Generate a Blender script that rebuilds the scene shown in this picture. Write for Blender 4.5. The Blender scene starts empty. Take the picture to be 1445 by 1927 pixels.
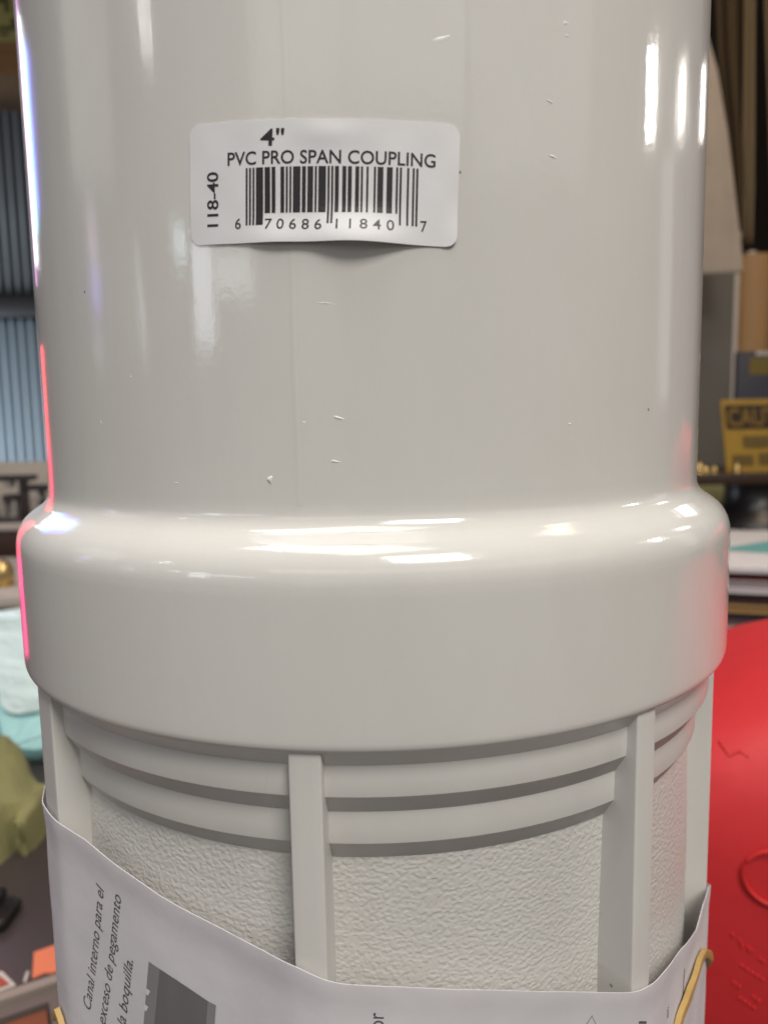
import bpy, bmesh, math, random
from mathutils import Vector, Matrix, noise
random.seed(7)
S = bpy.context.scene
COL = S.collection
MM = 0.001
ZL = 0.185                      # height of the collar's lower lip above the counter

# ------------------------------------------------------------------ camera
W, H, FPX = 1445.0, 1927.0, 1450.0
CAM = Vector((0, -0.146926, ZL + 0.038057))
FW = Vector((0.012129, 0.992627, -0.120603)).normalized()
RT = Vector((0.999716, -0.014510, -0.018885)).normalized()
UP = RT.cross(FW).normalized()
RT = FW.cross(UP).normalized()
cd = bpy.data.cameras.new('camera'); cam = bpy.data.objects.new('camera', cd); COL.objects.link(cam)
cam.matrix_world = Matrix(((RT.x, UP.x, -FW.x, CAM.x), (RT.y, UP.y, -FW.y, CAM.y), (RT.z, UP.z, -FW.z, CAM.z), (0, 0, 0, 1)))
cd.sensor_fit = 'HORIZONTAL'; cd.sensor_width = 36.0; cd.lens = 36.0 * FPX / W
cd.clip_start = 0.01; cd.clip_end = 60
cd.dof.use_dof = True; cd.dof.focus_distance = 0.102; cd.dof.aperture_fstop = 36
S.camera = cam

# ------------------------------------------------------------------ world, exposure
wd = bpy.data.worlds.new('World'); S.world = wd; wd.use_nodes = True
wb = wd.node_tree.nodes['Background']
wb.inputs[0].default_value = (0.48, 0.455, 0.435, 1); wb.inputs[1].default_value = 0.18
S.view_settings.view_transform = 'Standard'; S.view_settings.look = 'None'
S.view_settings.exposure = 0.31; S.view_settings.gamma = 1.0; S.view_settings.use_curve_mapping = False
S.render.engine = 'CYCLES'

# ------------------------------------------------------------------ pixel geometry (directions only; distances come from surfaces)
def pray(px, py):
    return (FW + RT * ((px - W / 2) / FPX) - UP * ((py - H / 2) / FPX)).normalized()
def at(px, py, y):                # point of the pixel's ray on the upright plane y
    d = pray(px, py); t = (y - CAM.y) / d.y
    return CAM + d * t
def ground(px, py, z=0.0):        # point of the pixel's ray on a level surface
    d = pray(px, py); t = (z - CAM.z) / d.z
    return CAM + d * t
# outline of the turned body: radius, height above the lip (mm)
PROF = [(57.15, 130), (57.15, 60), (57.15, 29), (57.17, 27.6), (57.3, 26.6), (57.7, 25.75), (58.4, 25.0), (59.3, 24.35), (60.2, 23.7),
        (61.0, 22.95), (61.6, 22.1), (62.05, 21.1), (62.32, 20.0), (62.43, 18.8), (62.46, 17.0), (62.46, 10), (62.44, 4),
        (62.42, 1.2), (62.36, 0.4), (62.2, -0.05), (61.9, -0.35)]
def prof_r(z):                    # mm -> mm
    if z >= PROF[0][1]: return PROF[0][0]
    for (r0, z0), (r1, z1) in zip(PROF, PROF[1:]):
        if z >= z1:
            return r0 + (r1 - r0) * (z0 - z) / (z0 - z1)
    return PROF[-1][0]
def hit(px, py, rf=prof_r):
    d = pray(px, py); lo = None
    t = 0.06
    while t < 0.2:
        p = CAM + d * t
        if math.hypot(p.x, p.y) / MM < rf((p.z - ZL) / MM): break
        t += 0.0005
    a, b = t - 0.0005, t
    for _ in range(25):
        m = (a + b) / 2; p = CAM + d * m
        if math.hypot(p.x, p.y) / MM < rf((p.z - ZL) / MM): b = m
        else: a = m
    return CAM + d * b
def phi_z(p): return math.degrees(math.atan2(p.x, -p.y)), (p.z - ZL) / MM
def bounce(px, py):
    p = hit(px, py); z = (p.z - ZL) / MM
    s = (prof_r(z + .25) - prof_r(z - .25)) / .5
    rad = Vector((p.x, p.y, 0)).normalized()
    n = (rad - Vector((0, 0, s))).normalized()
    d = pray(px, py)
    return p, (d - 2 * d.dot(n) * n).normalized()
def cyl(phi, r, z):               # degrees, mm, mm above the lip -> world
    a = math.radians(phi)
    return Vector((r * MM * math.sin(a), -r * MM * math.cos(a), ZL + z * MM))

# ------------------------------------------------------------------ lamps
def area(name, pos, target, sx, sy, power, color, xaxis=None, spread=180):
    l = bpy.data.lights.new(name, 'AREA'); l.shape = 'RECTANGLE'; l.size = sx; l.size_y = sy
    l.energy = power; l.color = color; l.spread = math.radians(spread)
    o = bpy.data.objects.new(name, l); COL.objects.link(o)
    zax = (Vector(pos) - Vector(target)).normalized()
    xa = Vector(xaxis) if xaxis else Vector((0, 0, 1)).cross(zax)
    xa = (xa - zax * xa.dot(zax)).normalized(); ya = zax.cross(xa)
    o.matrix_world = Matrix(((xa.x, ya.x, zax.x, pos[0]), (xa.y, ya.y, zax.y, pos[1]), (xa.z, ya.z, zax.z, pos[2]), (0, 0, 0, 1)))
    return o
def lamp_seen(name, box, dist, radiance, color, kx=1.0, ky=1.0, spread=180):
    """a lamp, window or added panel, placed by where the glossy body mirrors it"""
    x0, y0, x1, y1 = box; xm, ym = (x0 + x1) / 2, (y0 + y1) / 2
    q = [p + d * dist for p, d in (bounce(x0, ym), bounce(x1, ym), bounce(xm, y0), bounce(xm, y1), bounce(xm, ym))]
    sx = (q[1] - q[0]).length * kx; sy = (q[3] - q[2]).length * ky
    return area(name, q[4], bounce(xm, ym)[0], sx, sy, radiance * math.pi * sx * sy, color, q[1] - q[0], spread)
WARM = (1.0, 0.90, 0.76); COOL = (0.80, 0.90, 1.0); NEUT = (1.0, 0.952, 0.885)
T0 = Vector((0, 0, ZL))
# main shop light: one bright panel high on the right in front, a weaker one overhead
def from_body(az, el, dist):
    a, e = math.radians(az), math.radians(el)
    return T0 + Vector((0, -.06, .02)) + Vector((math.sin(a) * math.cos(e), -math.cos(a) * math.cos(e), math.sin(e))) * dist
area('key_panel_light', from_body(22, 52, 1.5), T0, .50, .46, 14.5, NEUT)
area('overhead_light', from_body(-60, 82, 1.5), T0, .9, .6, 9.0, (1.0, .97, .93))
# bulbs on the right, windows and coloured sign on the left, as mirrored by the body
for i, b in enumerate(((1215, 90, 1234, 265), (1277, 125, 1289, 250), (1318, 140, 1326, 248))):
    lamp_seen('right_bulb_light', b, 1.5, (13, 9, 5.5)[i], (1.0, 0.95, 0.88), spread=180)
lamp_seen('left_tube_light', (267, -30, 276, 95), 1.6, 15, (1, .98, .94), spread=180)
lamp_seen('left_window_light', (366, 430, 402, 650), 2.0, 4.4, (.86, .91, 1.0))
lamp_seen('left_window_light', (405, 470, 475, 552), 2.0, 2.8, (.88, .92, 1.0))
lamp_seen('left_window_light', (326, 430, 346, 488), 2.0, 6.0, (.72, .90, 1.0))
for b, k in (((470, -60, 640, 215), 1.5), ((640, -60, 880, 205), 1.0), ((120, -40, 200, 330), .9), ((890, -60, 1120, 330), .6), ((560, 500, 640, 900), .35), ((1240, 300, 1262, 760), .7)):
    lamp_seen('added_band_light', b, 2.4, k * .8, (1.0, .97, .93))  # dim panels added only to give the tube soft tonal bands
lamp_seen('left_slit_light', (258, 460, 262, 600), 1.8, 3.8, (.85, .92, 1.0))
lamp_seen('left_slit_light', (266, 560, 272, 670), 1.8, 4.6, (.82, .92, 1.0))
for (b, c, k) in (((167, 385, 179, 425), (.75, .80, 1.0), 3.4), ((168, 425, 181, 470), (1.0, .62, .68), 3.6),
                  ((170, 470, 184, 520), (.62, .70, 1.0), 2.6), ((174, 520, 188, 575), (.36, .26, 1.0), 7.0),
                  ((180, 632, 192, 672), (.80, .88, 1.0), 2.6)):
    lamp_seen('sign_light', b, 1.2, k * .8, c, spread=180)
for (b, c, k) in (((48.8, 150, 51.0, 378), (1.0, .36, .95), 2.6), ((51.0, 175, 56, 378), (.95, .98, 1.0), 6),
                  ((56, 170, 60.5, 360), (.25, .72, 1.0), 5), ((60.5, 150, 66, 345), (.25, .16, 1.0), 4.2)):
    lamp_seen('sign_light', b, 1.2, k * .8, c, spread=180)
# added cool lamp for the corrugated wall, warm lamp aimed at the right background
area('added_wall_light', (-3.3, 2.6, 0.1), (-2.3, 4.0, 0.1), .6, .8, 42, COOL)
area('right_background_light', (0.75, 0.6, 1.7), (1.0, 1.9, 0.3), 0.5, 0.5, 8, (1.0, .80, .58))

# ------------------------------------------------------------------ helpers: materials, meshes, tags
def nt(m): return m.node_tree.nodes, m.node_tree.links
def mat(name, col, rough=0.5, metal=0.0, var=0.08, vscale=30.0, bump=0.0, bscale=80.0, trans=0.0, coat=0.0, stretch=(1, 1, 1), spec=0.5):
    m = bpy.data.materials.new(name); m.use_nodes = True; n, l = nt(m)
    b = n['Principled BSDF']; b.inputs['Roughness'].default_value = rough; b.inputs['Metallic'].default_value = metal
    b.inputs['Transmission Weight'].default_value = trans; b.inputs['Coat Weight'].default_value = coat
    b.inputs['Specular IOR Level'].default_value = spec
    tc = n.new('ShaderNodeTexCoord'); mp = n.new('ShaderNodeMapping'); mp.inputs['Scale'].default_value = stretch
    l.new(tc.outputs['Object'], mp.inputs[0])
    nz = n.new('ShaderNodeTexNoise'); nz.inputs['Scale'].default_value = vscale; nz.inputs['Detail'].default_value = 5
    l.new(mp.outputs[0], nz.inputs['Vector'])
    mx = n.new('ShaderNodeMix'); mx.data_type = 'RGBA'
    mx.inputs['A'].default_value = (*[c * (1 - var) for c in col], 1); mx.inputs['B'].default_value = (*[min(1, c * (1 + var)) for c in col], 1)
    l.new(nz.outputs['Fac'], mx.inputs['Factor']); l.new(mx.outputs['Result'], b.inputs['Base Color'])
    if bump:
        n2 = n.new('ShaderNodeTexNoise'); n2.inputs['Scale'].default_value = bscale; n2.inputs['Detail'].default_value = 4
        l.new(mp.outputs[0], n2.inputs['Vector'])
        bp = n.new('ShaderNodeBump'); bp.inputs['Strength'].default_value = 1.0; bp.inputs['Distance'].default_value = bump
        l.new(n2.outputs['Fac'], bp.inputs['Height']); l.new(bp.outputs[0], b.inputs['Normal'])
    return m
def link(name, me, m, parent=None, smooth=False):
    o = bpy.data.objects.new(name, me); COL.objects.link(o)
    if m: me.materials.append(m)
    if parent: o.parent = parent
    if smooth: me.shade_smooth()
    return o
def obj(name, bm, m, parent=None, smooth=False, angle=None):
    me = bpy.data.meshes.new(name); bmesh.ops.recalc_face_normals(bm, faces=bm.faces); bm.to_mesh(me); bm.free()
    o = link(name, me, m, parent, smooth or angle is not None)
    if angle is not None: me.set_sharp_from_angle(angle=math.radians(angle))
    return o
def raw(name, vs, fs, m, parent=None, smooth=False, angle=None):
    me = bpy.data.meshes.new(name); me.from_pydata([tuple(v) for v in vs], [], fs); me.update()
    o = link(name, me, m, parent, smooth or angle is not None)
    if angle is not None: me.set_sharp_from_angle(angle=math.radians(angle))
    return o
def tag(o, label, cat, group=None, kind=None):
    if label: o['label'] = label
    if cat: o['category'] = cat
    if group: o['group'] = group
    if kind: o['kind'] = kind
    return o
def thing(name, label, cat, loc, group=None, rotz=0):
    o = bpy.data.objects.new(name, None); COL.objects.link(o); o.location = loc; o.rotation_euler = (0, 0, rotz)
    o.empty_display_size = .02
    return tag(o, label, cat, group)
def box(bm, c, s, bev=0.0, M=None, seg=2):
    g = bmesh.ops.create_cube(bm, size=1.0); vs = g['verts']
    bmesh.ops.scale(bm, vec=s, verts=vs)
    if bev:
        es = list({e for v in vs for e in v.link_edges})
        r = bmesh.ops.bevel(bm, geom=es, offset=bev, segments=seg, profile=.5, affect='EDGES')
        vs = list({v for f in r['faces'] for v in f.verts} | {v for v in vs if v.is_valid})
    bmesh.ops.translate(bm, vec=c, verts=vs)
    if M is not None: bmesh.ops.transform(bm, matrix=M, verts=vs)
    return vs
def boxobj(name, c, s, m, parent=None, bev=0.0, M=None, seg=2):
    bm = bmesh.new(); box(bm, c, s, bev, M, seg); return obj(name, bm, m, parent, angle=40)
def lathe(name, prof, m, parent=None, n=192, closed=False, origin=(0, 0, 0), angle=35):
    vs, fs = [], []
    k = len(prof)
    for i in range(n):
        a = 2 * math.pi * i / n
        for r, z in prof: vs.append((origin[0] + r * math.sin(a), origin[1] - r * math.cos(a), origin[2] + z))
    for i in range(n):
        j = (i + 1) % n
        for q in range(k if closed else k - 1):
            q2 = (q + 1) % k
            fs.append((i * k + q, j * k + q, j * k + q2, i * k + q2))
    o = raw(name, vs, fs, m, parent, angle=angle)
    bm = bmesh.new(); bm.from_mesh(o.data); bmesh.ops.recalc_face_normals(bm, faces=bm.faces); bm.to_mesh(o.data); bm.free()
    o.data.shade_smooth(); o.data.set_sharp_from_angle(angle=math.radians(angle))
    return o
def spline(pts, n=6):              # Catmull-Rom through the outline points
    out = []
    for i in range(len(pts) - 1):
        p0 = pts[max(i - 1, 0)]; p1 = pts[i]; p2 = pts[i + 1]; p3 = pts[min(i + 2, len(pts) - 1)]
        for k in range(n):
            t = k / n
            out.append(tuple(.5 * ((2 * p1[c]) + (-p0[c] + p2[c]) * t + (2 * p0[c] - 5 * p1[c] + 4 * p2[c] - p3[c]) * t * t + (-p0[c] + 3 * p1[c] - 3 * p2[c] + p3[c]) * t ** 3) for c in range(2)))
    out.append(pts[-1]); return out
def tube(name, pts, rad, m, parent=None, n=8):
    vs, fs = [], []
    for i, p in enumerate(pts):
        t = (Vector(pts[min(i + 1, len(pts) - 1)]) - Vector(pts[max(i - 1, 0)])).normalized()
        a = t.cross(Vector((0, 0, 1)) if abs(t.z) < .9 else Vector((1, 0, 0))).normalized(); b = t.cross(a)
        r = rad[i] if isinstance(rad, (list, tuple)) else rad
        for k in range(n):
            w = 2 * math.pi * k / n; vs.append(Vector(p) + (a * math.cos(w) + b * math.sin(w)) * r)
    for i in range(len(pts) - 1):
        for k in range(n): fs.append((i * n + k, i * n + (k + 1) % n, (i + 1) * n + (k + 1) % n, (i + 1) * n + k))
    fs.append(tuple(range(n))[::-1]); fs.append(tuple((len(pts) - 1) * n + k for k in range(n)))
    return raw(name, vs, fs, m, parent, angle=50)

# ------------------------------------------------------------------ materials of the coupling
def pvc(name, rough, panel=False):
    m = bpy.data.materials.new(name); m.use_nodes = True; n, l = nt(m); b = n['Principled BSDF']
    b.inputs['IOR'].default_value = 1.52
    b.inputs['Subsurface Weight'].default_value = 0.10; b.inputs['Subsurface Radius'].default_value = (.6, .5, .42)
    b.inputs['Subsurface Scale'].default_value = 0.0015
    tc = n.new('ShaderNodeTexCoord')
    # faint mottling of the moulded plastic
    nz = n.new('ShaderNodeTexNoise'); nz.inputs['Scale'].default_value = 60; nz.inputs['Detail'].default_value = 8; nz.inputs['Roughness'].default_value = .68
    mo = n.new('ShaderNodeMapping'); mo.inputs['Scale'].default_value = (1, 1, .4); l.new(tc.outputs['Object'], mo.inputs[0]); l.new(mo.outputs[0], nz.inputs['Vector'])
    cr = n.new('ShaderNodeMix'); cr.data_type = 'RGBA'
    cr.inputs['A'].default_value = (.625, .612, .58, 1); cr.inputs['B'].default_value = (.715, .702, .672, 1)
    l.new(nz.outputs['Fac'], cr.inputs['Factor'])
    # tiny dark specks of dust
    vo = n.new('ShaderNodeTexVoronoi'); vo.inputs['Scale'].default_value = 190
    l.new(tc.outputs['Object'], vo.inputs['Vector'])
    sep = n.new('ShaderNodeSeparateColor'); l.new(vo.outputs['Color'], sep.inputs[0])
    g1 = n.new('ShaderNodeMath'); g1.operation = 'GREATER_THAN'; g1.inputs[1].default_value = .955; l.new(sep.outputs[0], g1.inputs[0])
    rad = n.new('ShaderNodeMath'); rad.operation = 'MULTIPLY_ADD'; rad.inputs[1].default_value = .045; rad.inputs[2].default_value = .02; l.new(sep.outputs[1], rad.inputs[0])
    g2 = n.new('ShaderNodeMath'); g2.operation = 'LESS_THAN'; l.new(vo.outputs['Distance'], g2.inputs[0]); l.new(rad.outputs[0], g2.inputs[1])
    g3 = n.new('ShaderNodeMath'); g3.operation = 'MULTIPLY'; l.new(g1.outputs[0], g3.inputs[0]); l.new(g2.outputs[0], g3.inputs[1])
    g4 = n.new('ShaderNodeMath'); g4.operation = 'MULTIPLY'; g4.inputs[1].default_value = .65; l.new(g3.outputs[0], g4.inputs[0])
    sp = n.new('ShaderNodeMix'); sp.data_type = 'RGBA'; sp.inputs['B'].default_value = (.10, .09, .08, 1)
    l.new(g4.outputs[0], sp.inputs['Factor']); l.new(cr.outputs['Result'], sp.inputs['A']); l.new(sp.outputs['Result'], b.inputs['Base Color'])
    if panel:
        # moulded stipple: worm-like grain
        mp = n.new('ShaderNodeMapping'); mp.inputs['Scale'].default_value = (1, 1, 1.25); l.new(tc.outputs['Object'], mp.inputs[0])
        n1 = n.new('ShaderNodeTexNoise'); n1.inputs['Scale'].default_value = 1500; n1.inputs['Detail'].default_value = 0.0; n1.inputs['Distortion'].default_value = 0.25
        l.new(mp.outputs[0], n1.inputs['Vector'])
        ab = n.new('ShaderNodeMapRange'); ab.interpolation_type = 'SMOOTHSTEP'; ab.inputs['From Min'].default_value = .25; ab.inputs['From Max'].default_value = .75
        l.new(n1.outputs['Fac'], ab.inputs['Value'])
        bp = n.new('ShaderNodeBump'); bp.inputs['Strength'].default_value = 1.0; bp.inputs['Distance'].default_value = .000062
        l.new(ab.outputs[0], bp.inputs['Height']); l.new(bp.outputs[0], b.inputs['Normal'])
        b.inputs['Roughness'].default_value = rough
    else:
        # long shallow draw lines down the tube plus fine surface raggedness
        mp = n.new('ShaderNodeMapping'); mp.inputs['Scale'].default_value = (1, 1, .035); l.new(tc.outputs['Object'], mp.inputs[0])
        n1 = n.new('ShaderNodeTexNoise'); n1.inputs['Scale'].default_value = 260; n1.inputs['Detail'].default_value = 3; l.new(mp.outputs[0], n1.inputs['Vector'])
        n2 = n.new('ShaderNodeTexNoise'); n2.inputs['Scale'].default_value = 1100; n2.inputs['Detail'].default_value = 2; l.new(tc.outputs['Object'], n2.inputs['Vector'])
        b1 = n.new('ShaderNodeBump'); b1.inputs['Strength'].default_value = 1; b1.inputs['Distance'].default_value = .000040; l.new(n1.outputs['Fac'], b1.inputs['Height'])
        b2 = n.new('ShaderNodeBump'); b2.inputs['Strength'].default_value = 1; b2.inputs['Distance'].default_value = .000009; l.new(n2.outputs['Fac'], b2.inputs['Height']); l.new(b1.outputs[0], b2.inputs['Normal'])
        l.new(b2.outputs[0], b.inputs['Normal'])
        sm_ = n.new('ShaderNodeTexNoise'); sm_.inputs['Scale'].default_value = 38; sm_.inputs['Detail'].default_value = 6; sm_.inputs['Roughness'].default_value = .65; sm_.inputs['Distortion'].default_value = .6
        ms_ = n.new('ShaderNodeMapping'); ms_.inputs['Scale'].default_value = (1, 1, .35); l.new(tc.outputs['Object'], ms_.inputs[0]); l.new(ms_.outputs[0], sm_.inputs['Vector'])
        rr = n.new('ShaderNodeMapRange'); rr.inputs['From Min'].default_value = .35; rr.inputs['From Max'].default_value = .7; rr.inputs['To Min'].default_value = rough * .7; rr.inputs['To Max'].default_value = rough * 2.1
        l.new(sm_.outputs['Fac'], rr.inputs['Value']); l.new(rr.outputs[0], b.inputs['Roughness'])
    return m
M_PVC = pvc('white_pvc_gloss', .10)
M_GRIP = pvc('white_pvc_satin', .38)
M_STIP = pvc('white_pvc_stipple', .42, True)
M_STICK = mat('sticker_paper', (.75, .745, .76), .62, var=.03, vscale=60, bump=.00003, bscale=400)
M_INK = mat('black_ink', (.018, .014, .018), .5, var=.2, vscale=900)
M_INKG = mat('grey_ink', (.11, .105, .11), .6, var=.15, vscale=900)

# ------------------------------------------------------------------ the coupling
coupling = thing('pipe_coupling', 'large glossy white PVC pipe coupling with ribbed grip standing on the counter', 'pipe coupling', (0, 0, 0))
up = [(r * MM, ZL + z * MM) for r, z in spline([q for q in PROF if q[1] <= 29], 4)]
# sleeve: hollow tube with rounded rim
sl = [(57.15, 29), (57.15, 60), (57.15, 126), (57.15, 128), (57.15, 128.5), (56.8, 129.6), (56.0, 130), (52.4, 130), (51.6, 129.6), (51.2, 128.5), (51.2, 128), (51.2, 60), (51.2, -20), (53, -20), (53, 24.5), (56.6, 24.5), (56.6, 29)]
lathe('sleeve', [(r * MM, ZL + z * MM) for r, z in sl], M_PVC, coupling, 256, closed=True, angle=50)
def zfront(px, py, R): return phi_z(hit(px, py, lambda z: R))[1]
ZC1 = (60.0, zfront(640, 1441, 60.0))
z1 = zfront(640, 1503, 59.95); zc2 = zfront(640, 1527, 58.1); z2 = zfront(640, 1590, 58.05); zc3 = zfront(640, 1612, 56.2)
cp = up + [((r) * MM, ZL + z * MM) for r, z in ((61.65, -.58), (ZC1[0] + .02, ZC1[1]), (54, ZC1[1]), (54, 20), (56.3, 29))]
lathe('collar', cp, M_PVC, coupling, 256, closed=True, angle=50)
def ring(name, r, ztop, zedge, r2, zlow):
    # upright face, crisp edge, then a face sloping in to the next step
    lathe(name, [(q * MM, ZL + z * MM) for q, z in ((53.5, ztop), (r, ztop), (r - .03, ztop + (zedge - ztop) * .5), (r - .06, zedge + .25), (r - .10, zedge + .08), (r - .22, zedge - .05), (r2 + .12, zlow + .08), (r2 + .02, zlow), (53.5, zlow))], M_GRIP, coupling, 256, closed=True, angle=22)
ring('step_ring', 60.0, ZC1[1] - .002, z1, 58.1, zc2); ring('step_ring', 58.1, zc2 - .002, z2, 56.2, zc3)
ZB = -150.0
RIBS = [(-56.5, -49.9), (-10.1, -6.35), (32.9, 36.5), (75.6, 79.3), (118.5, 122.2), (161, 164.7), (-142.5, -138.8), (-99.5, -95.8)]
def curved_bar(name, p0, p1, r0, r1, za, zb, m, bev=.28):
    bm = bmesh.new(); n = max(2, int((p1 - p0) / 1.0)); vs = []
    for z in (zb, za):
        for r in (r0, r1):
            vs.append([bm.verts.new(cyl(p0 + (p1 - p0) * i / n, r, z)) for i in range(n + 1)])
    a, b, c, d = vs
    for i in range(n):
        for u, v in ((a, b), (b, d), (d, c), (c, a)): bm.faces.new((u[i], u[i + 1], v[i + 1], v[i]))
    bm.faces.new((a[0], b[0], d[0], c[0])); bm.faces.new((a[n], c[n], d[n], b[n]))
    es = [e for e in bm.edges if {e.verts[0], e.verts[1]} in ({b[0], d[0]}, {b[n], d[n]})]
    bmesh.ops.bevel(bm, geom=es, offset=bev * MM, segments=3, profile=.5, affect='EDGES')
    return obj(name, bm, m, coupling, angle=35)
for p0, p1 in RIBS: curved_bar('grip_rib', p0, p1, 53.6, 61.62, 0.5, ZB, M_GRIP)
order = sorted(RIBS)
for i, (p0, p1) in enumerate(order):
    q = order[(i + 1) % len(order)][0] + (360 if i == len(order) - 1 else 0)
    a, b = p1 - .6, q + .6; n = 40; vs, fs = [], []
    for k in range(n + 1):
        ph = a + (b - a) * k / n
        t = k / n; e0, e1 = {(-49.9, -10.1): (1.6, .3), (36.5, 75.6): (.2, 1.9)}.get((p1, q), (0, 0)); dr = e0 + (e1 - e0) * t
        for r, z in ((53.2, zc3 + 1.2), (56.2 + dr * .2, zc3 + 1.2), (56.15 + dr * .5, zc3 - 1.5), (55.7 + dr, zc3 - 20), (55.5 + dr, ZB), (53.2, ZB)): vs.append(cyl(ph, r, z))
    for k in range(n):
        for j in range(6): fs.append((k * 6 + j, (k + 1) * 6 + j, (k + 1) * 6 + (j + 1) % 6, k * 6 + (j + 1) % 6))
    o = raw('grip_panel', vs, fs, M_STIP, coupling, angle=40)
    bm = bmesh.new(); bm.from_mesh(o.data); bmesh.ops.recalc_face_normals(bm, faces=bm.faces); bm.to_mesh(o.data); bm.free(); o.data.shade_smooth(); o.data.set_sharp_from_angle(angle=math.radians(40))
lathe('hub_base', [(r * MM, ZL + z * MM) for r, z in ((53.4, ZB + 2), (61.8, ZB + 2), (62.4, ZB + 1.2), (62.4, -184.2), (61.8, -185), (53.4, -185))], M_GRIP, coupling, 192, closed=True)
# moulding seam down the sleeve
seam_phi = phi_z(hit(562, 900))[0]
vs, fs = [], []
for k in range(31):
    z = 28 + 100 * k / 30
    for dp, rr in ((-.6, 57.13), (-.2, 57.168), (.2, 57.168), (.6, 57.13)): vs.append(cyl(seam_phi + dp + .05 * math.sin(k), rr, z))
for k in range(30):
    for j in range(3): fs.append((k * 4 + j, k * 4 + j + 1, k * 4 + j + 5, k * 4 + j + 4))
raw('mould_seam', vs, fs, M_PVC, coupling, smooth=True)
# nicks and burrs in the plastic
M_NICK = mat('raised_plastic_burr', (.80, .79, .76), .3, var=.05)
def nick(px, py, w, h, rot, hgt):
    c = hit(px, py); ph, z = phi_z(c); r0 = prof_r(z)
    vs, fs = [], []; n = 10; ca, sa = math.cos(math.radians(rot)), math.sin(math.radians(rot))
    for ring_, sc in ((0, 1.0), (1, .55)):
        for k in range(n):
            a = 2 * math.pi * k / n; wob = 1 + .25 * math.sin(3 * a + px)
            u, v = math.cos(a) * w / 2 * sc * wob, math.sin(a) * h / 2 * sc * wob
            u, v = u * ca - v * sa, u * sa + v * ca
            vs.append(cyl(ph + math.degrees(u / r0), r0 - .02 + hgt * .45 * ring_, z + v))
    vs.append(cyl(ph, r0 + hgt * .55, z))
    for k in range(n):
        fs.append((k, (k + 1) % n, n + (k + 1) % n, n + k)); fs.append((n + k, n + (k + 1) % n, 2 * n))
    raw('surface_nick', vs, fs, M_NICK, coupling, angle=30)
for a in ((508, 902, .75, .95, 0, .35), (636, 786, 1.5, .35, -15, .16), (630, 868, 1.3, .30, -8, .16), (332, 909, .8, .2, 5, .1), (1040, 294, 1.4, .35, -12, .14),
          (1034, 190, 1.2, .25, -18, .12), (1064, 42, 1.0, .5, 10, .1), (1066, 66, .7, .3, 0, .1), (830, 72, 3.0, .7, 18, .06), (612, 570, 3.0, .22, -6, .07),
          (1072, 798, .5, .35, 0, .12), (246, 709, .3, .5, 0, .08), (572, 795, .6, .5, 0, .07), (190, 795, .35, .9, 10, .07)):
    nick(*a)

# ------------------------------------------------------------------ surfaces that print lies on
def wrap(fn, off):               # fn: (s,z) -> point and outward normal
    def f(s, z):
        p, n = fn(s, z); return p + n * off * MM
    return f
def sm(t): t = max(0, min(1, t)); return t * t * (3 - 2 * t)
LR = 57.22
lab_c = (-5.4, 64.5); lab_rot = math.radians(-2.5); LW, LH = 31.3, 13.25
def lab_local(s, z):
    ds, dz = s - math.radians(lab_c[0]) * LR, z - lab_c[1]
    return ds * math.cos(lab_rot) + dz * math.sin(lab_rot), -ds * math.sin(lab_rot) + dz * math.cos(lab_rot)
def lab_world(u, v):
    return math.radians(lab_c[0]) * LR + u * math.cos(lab_rot) - v * math.sin(lab_rot), lab_c[1] + u * math.sin(lab_rot) + v * math.cos(lab_rot)
def sticker_pt(s, z):
    u, v = lab_local(s, z)
    b = 1.5 * math.exp(-((u - 4.2) / 4.6) ** 2) * sm((-v - 1.5) / 5.2) ** 1.5      # lower edge has come loose
    b += .55 * math.exp(-((u + 4.5) / 4.0) ** 2) * sm((-v - 2.5) / 4.2) ** 1.5
    b += .16 * math.exp(-((u - 1.0) / 3.0) ** 2 - ((v - 5.2) / 1.3) ** 2)            # bubble by the upper edge
    b += .25 * sm((u - 13.6) / 2.2) * sm((-v - 1) / 6)
    b += .03 * math.sin(u * .9) * math.sin(v * .7)
    a = s / LR; n = Vector((math.sin(a), -math.cos(a), 0))
    return n * (LR + .06 + b) * MM + Vector((0, 0, ZL + z * MM)), n
def sz_on(px, py, R):
    p = hit(px, py, lambda z: R); ph, z = phi_z(p); return math.radians(ph) * R, z
def text_mesh(body, bold=0.0, shear=0.0, spacing=1.0):
    c = bpy.data.curves.new('text', 'FONT'); c.body = body; c.size = 1.0; c.offset = bold; c.shear = shear; c.resolution_u = 4; c.space_character = spacing
    o = bpy.data.objects.new('text', c); COL.objects.link(o)
    dg = bpy.context.evaluated_depsgraph_get(); me = bpy.data.meshes.new_from_object(o.evaluated_get(dg))
    bpy.data.objects.remove(o); bpy.data.curves.remove(c)
    vs = [v.co.copy() for v in me.vertices]; fs = [tuple(p.vertices) for p in me.polygons]
    bpy.data.meshes.remove(me); return vs, fs
def put_text(name, body, a, b, cap, surf, m, parent, R, bold=0.0, shear=0.0, spacing=1.0, base_zero=True, label=None):
    """text from pixel a to pixel b (its base line), cap height in mm"""
    vs, fs = text_mesh(body, bold, shear, spacing)
    A, B = sz_on(*a, R), sz_on(*b, R)
    L = math.hypot(B[0] - A[0], B[1] - A[1]); ux, uz = (B[0] - A[0]) / L, (B[1] - A[1]) / L
    x0 = min(v.x for v in vs); x1 = max(v.x for v in vs); yt = max(v.y for v in vs)
    out = []
    for v in vs:
        t = (v.x - x0) / (x1 - x0) * L; h = v.y / yt * cap
        out.append(surf(A[0] + ux * t - uz * h, A[1] + uz * t + ux * h))
    o = raw(name, out, fs, m, parent)
    return o
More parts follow.
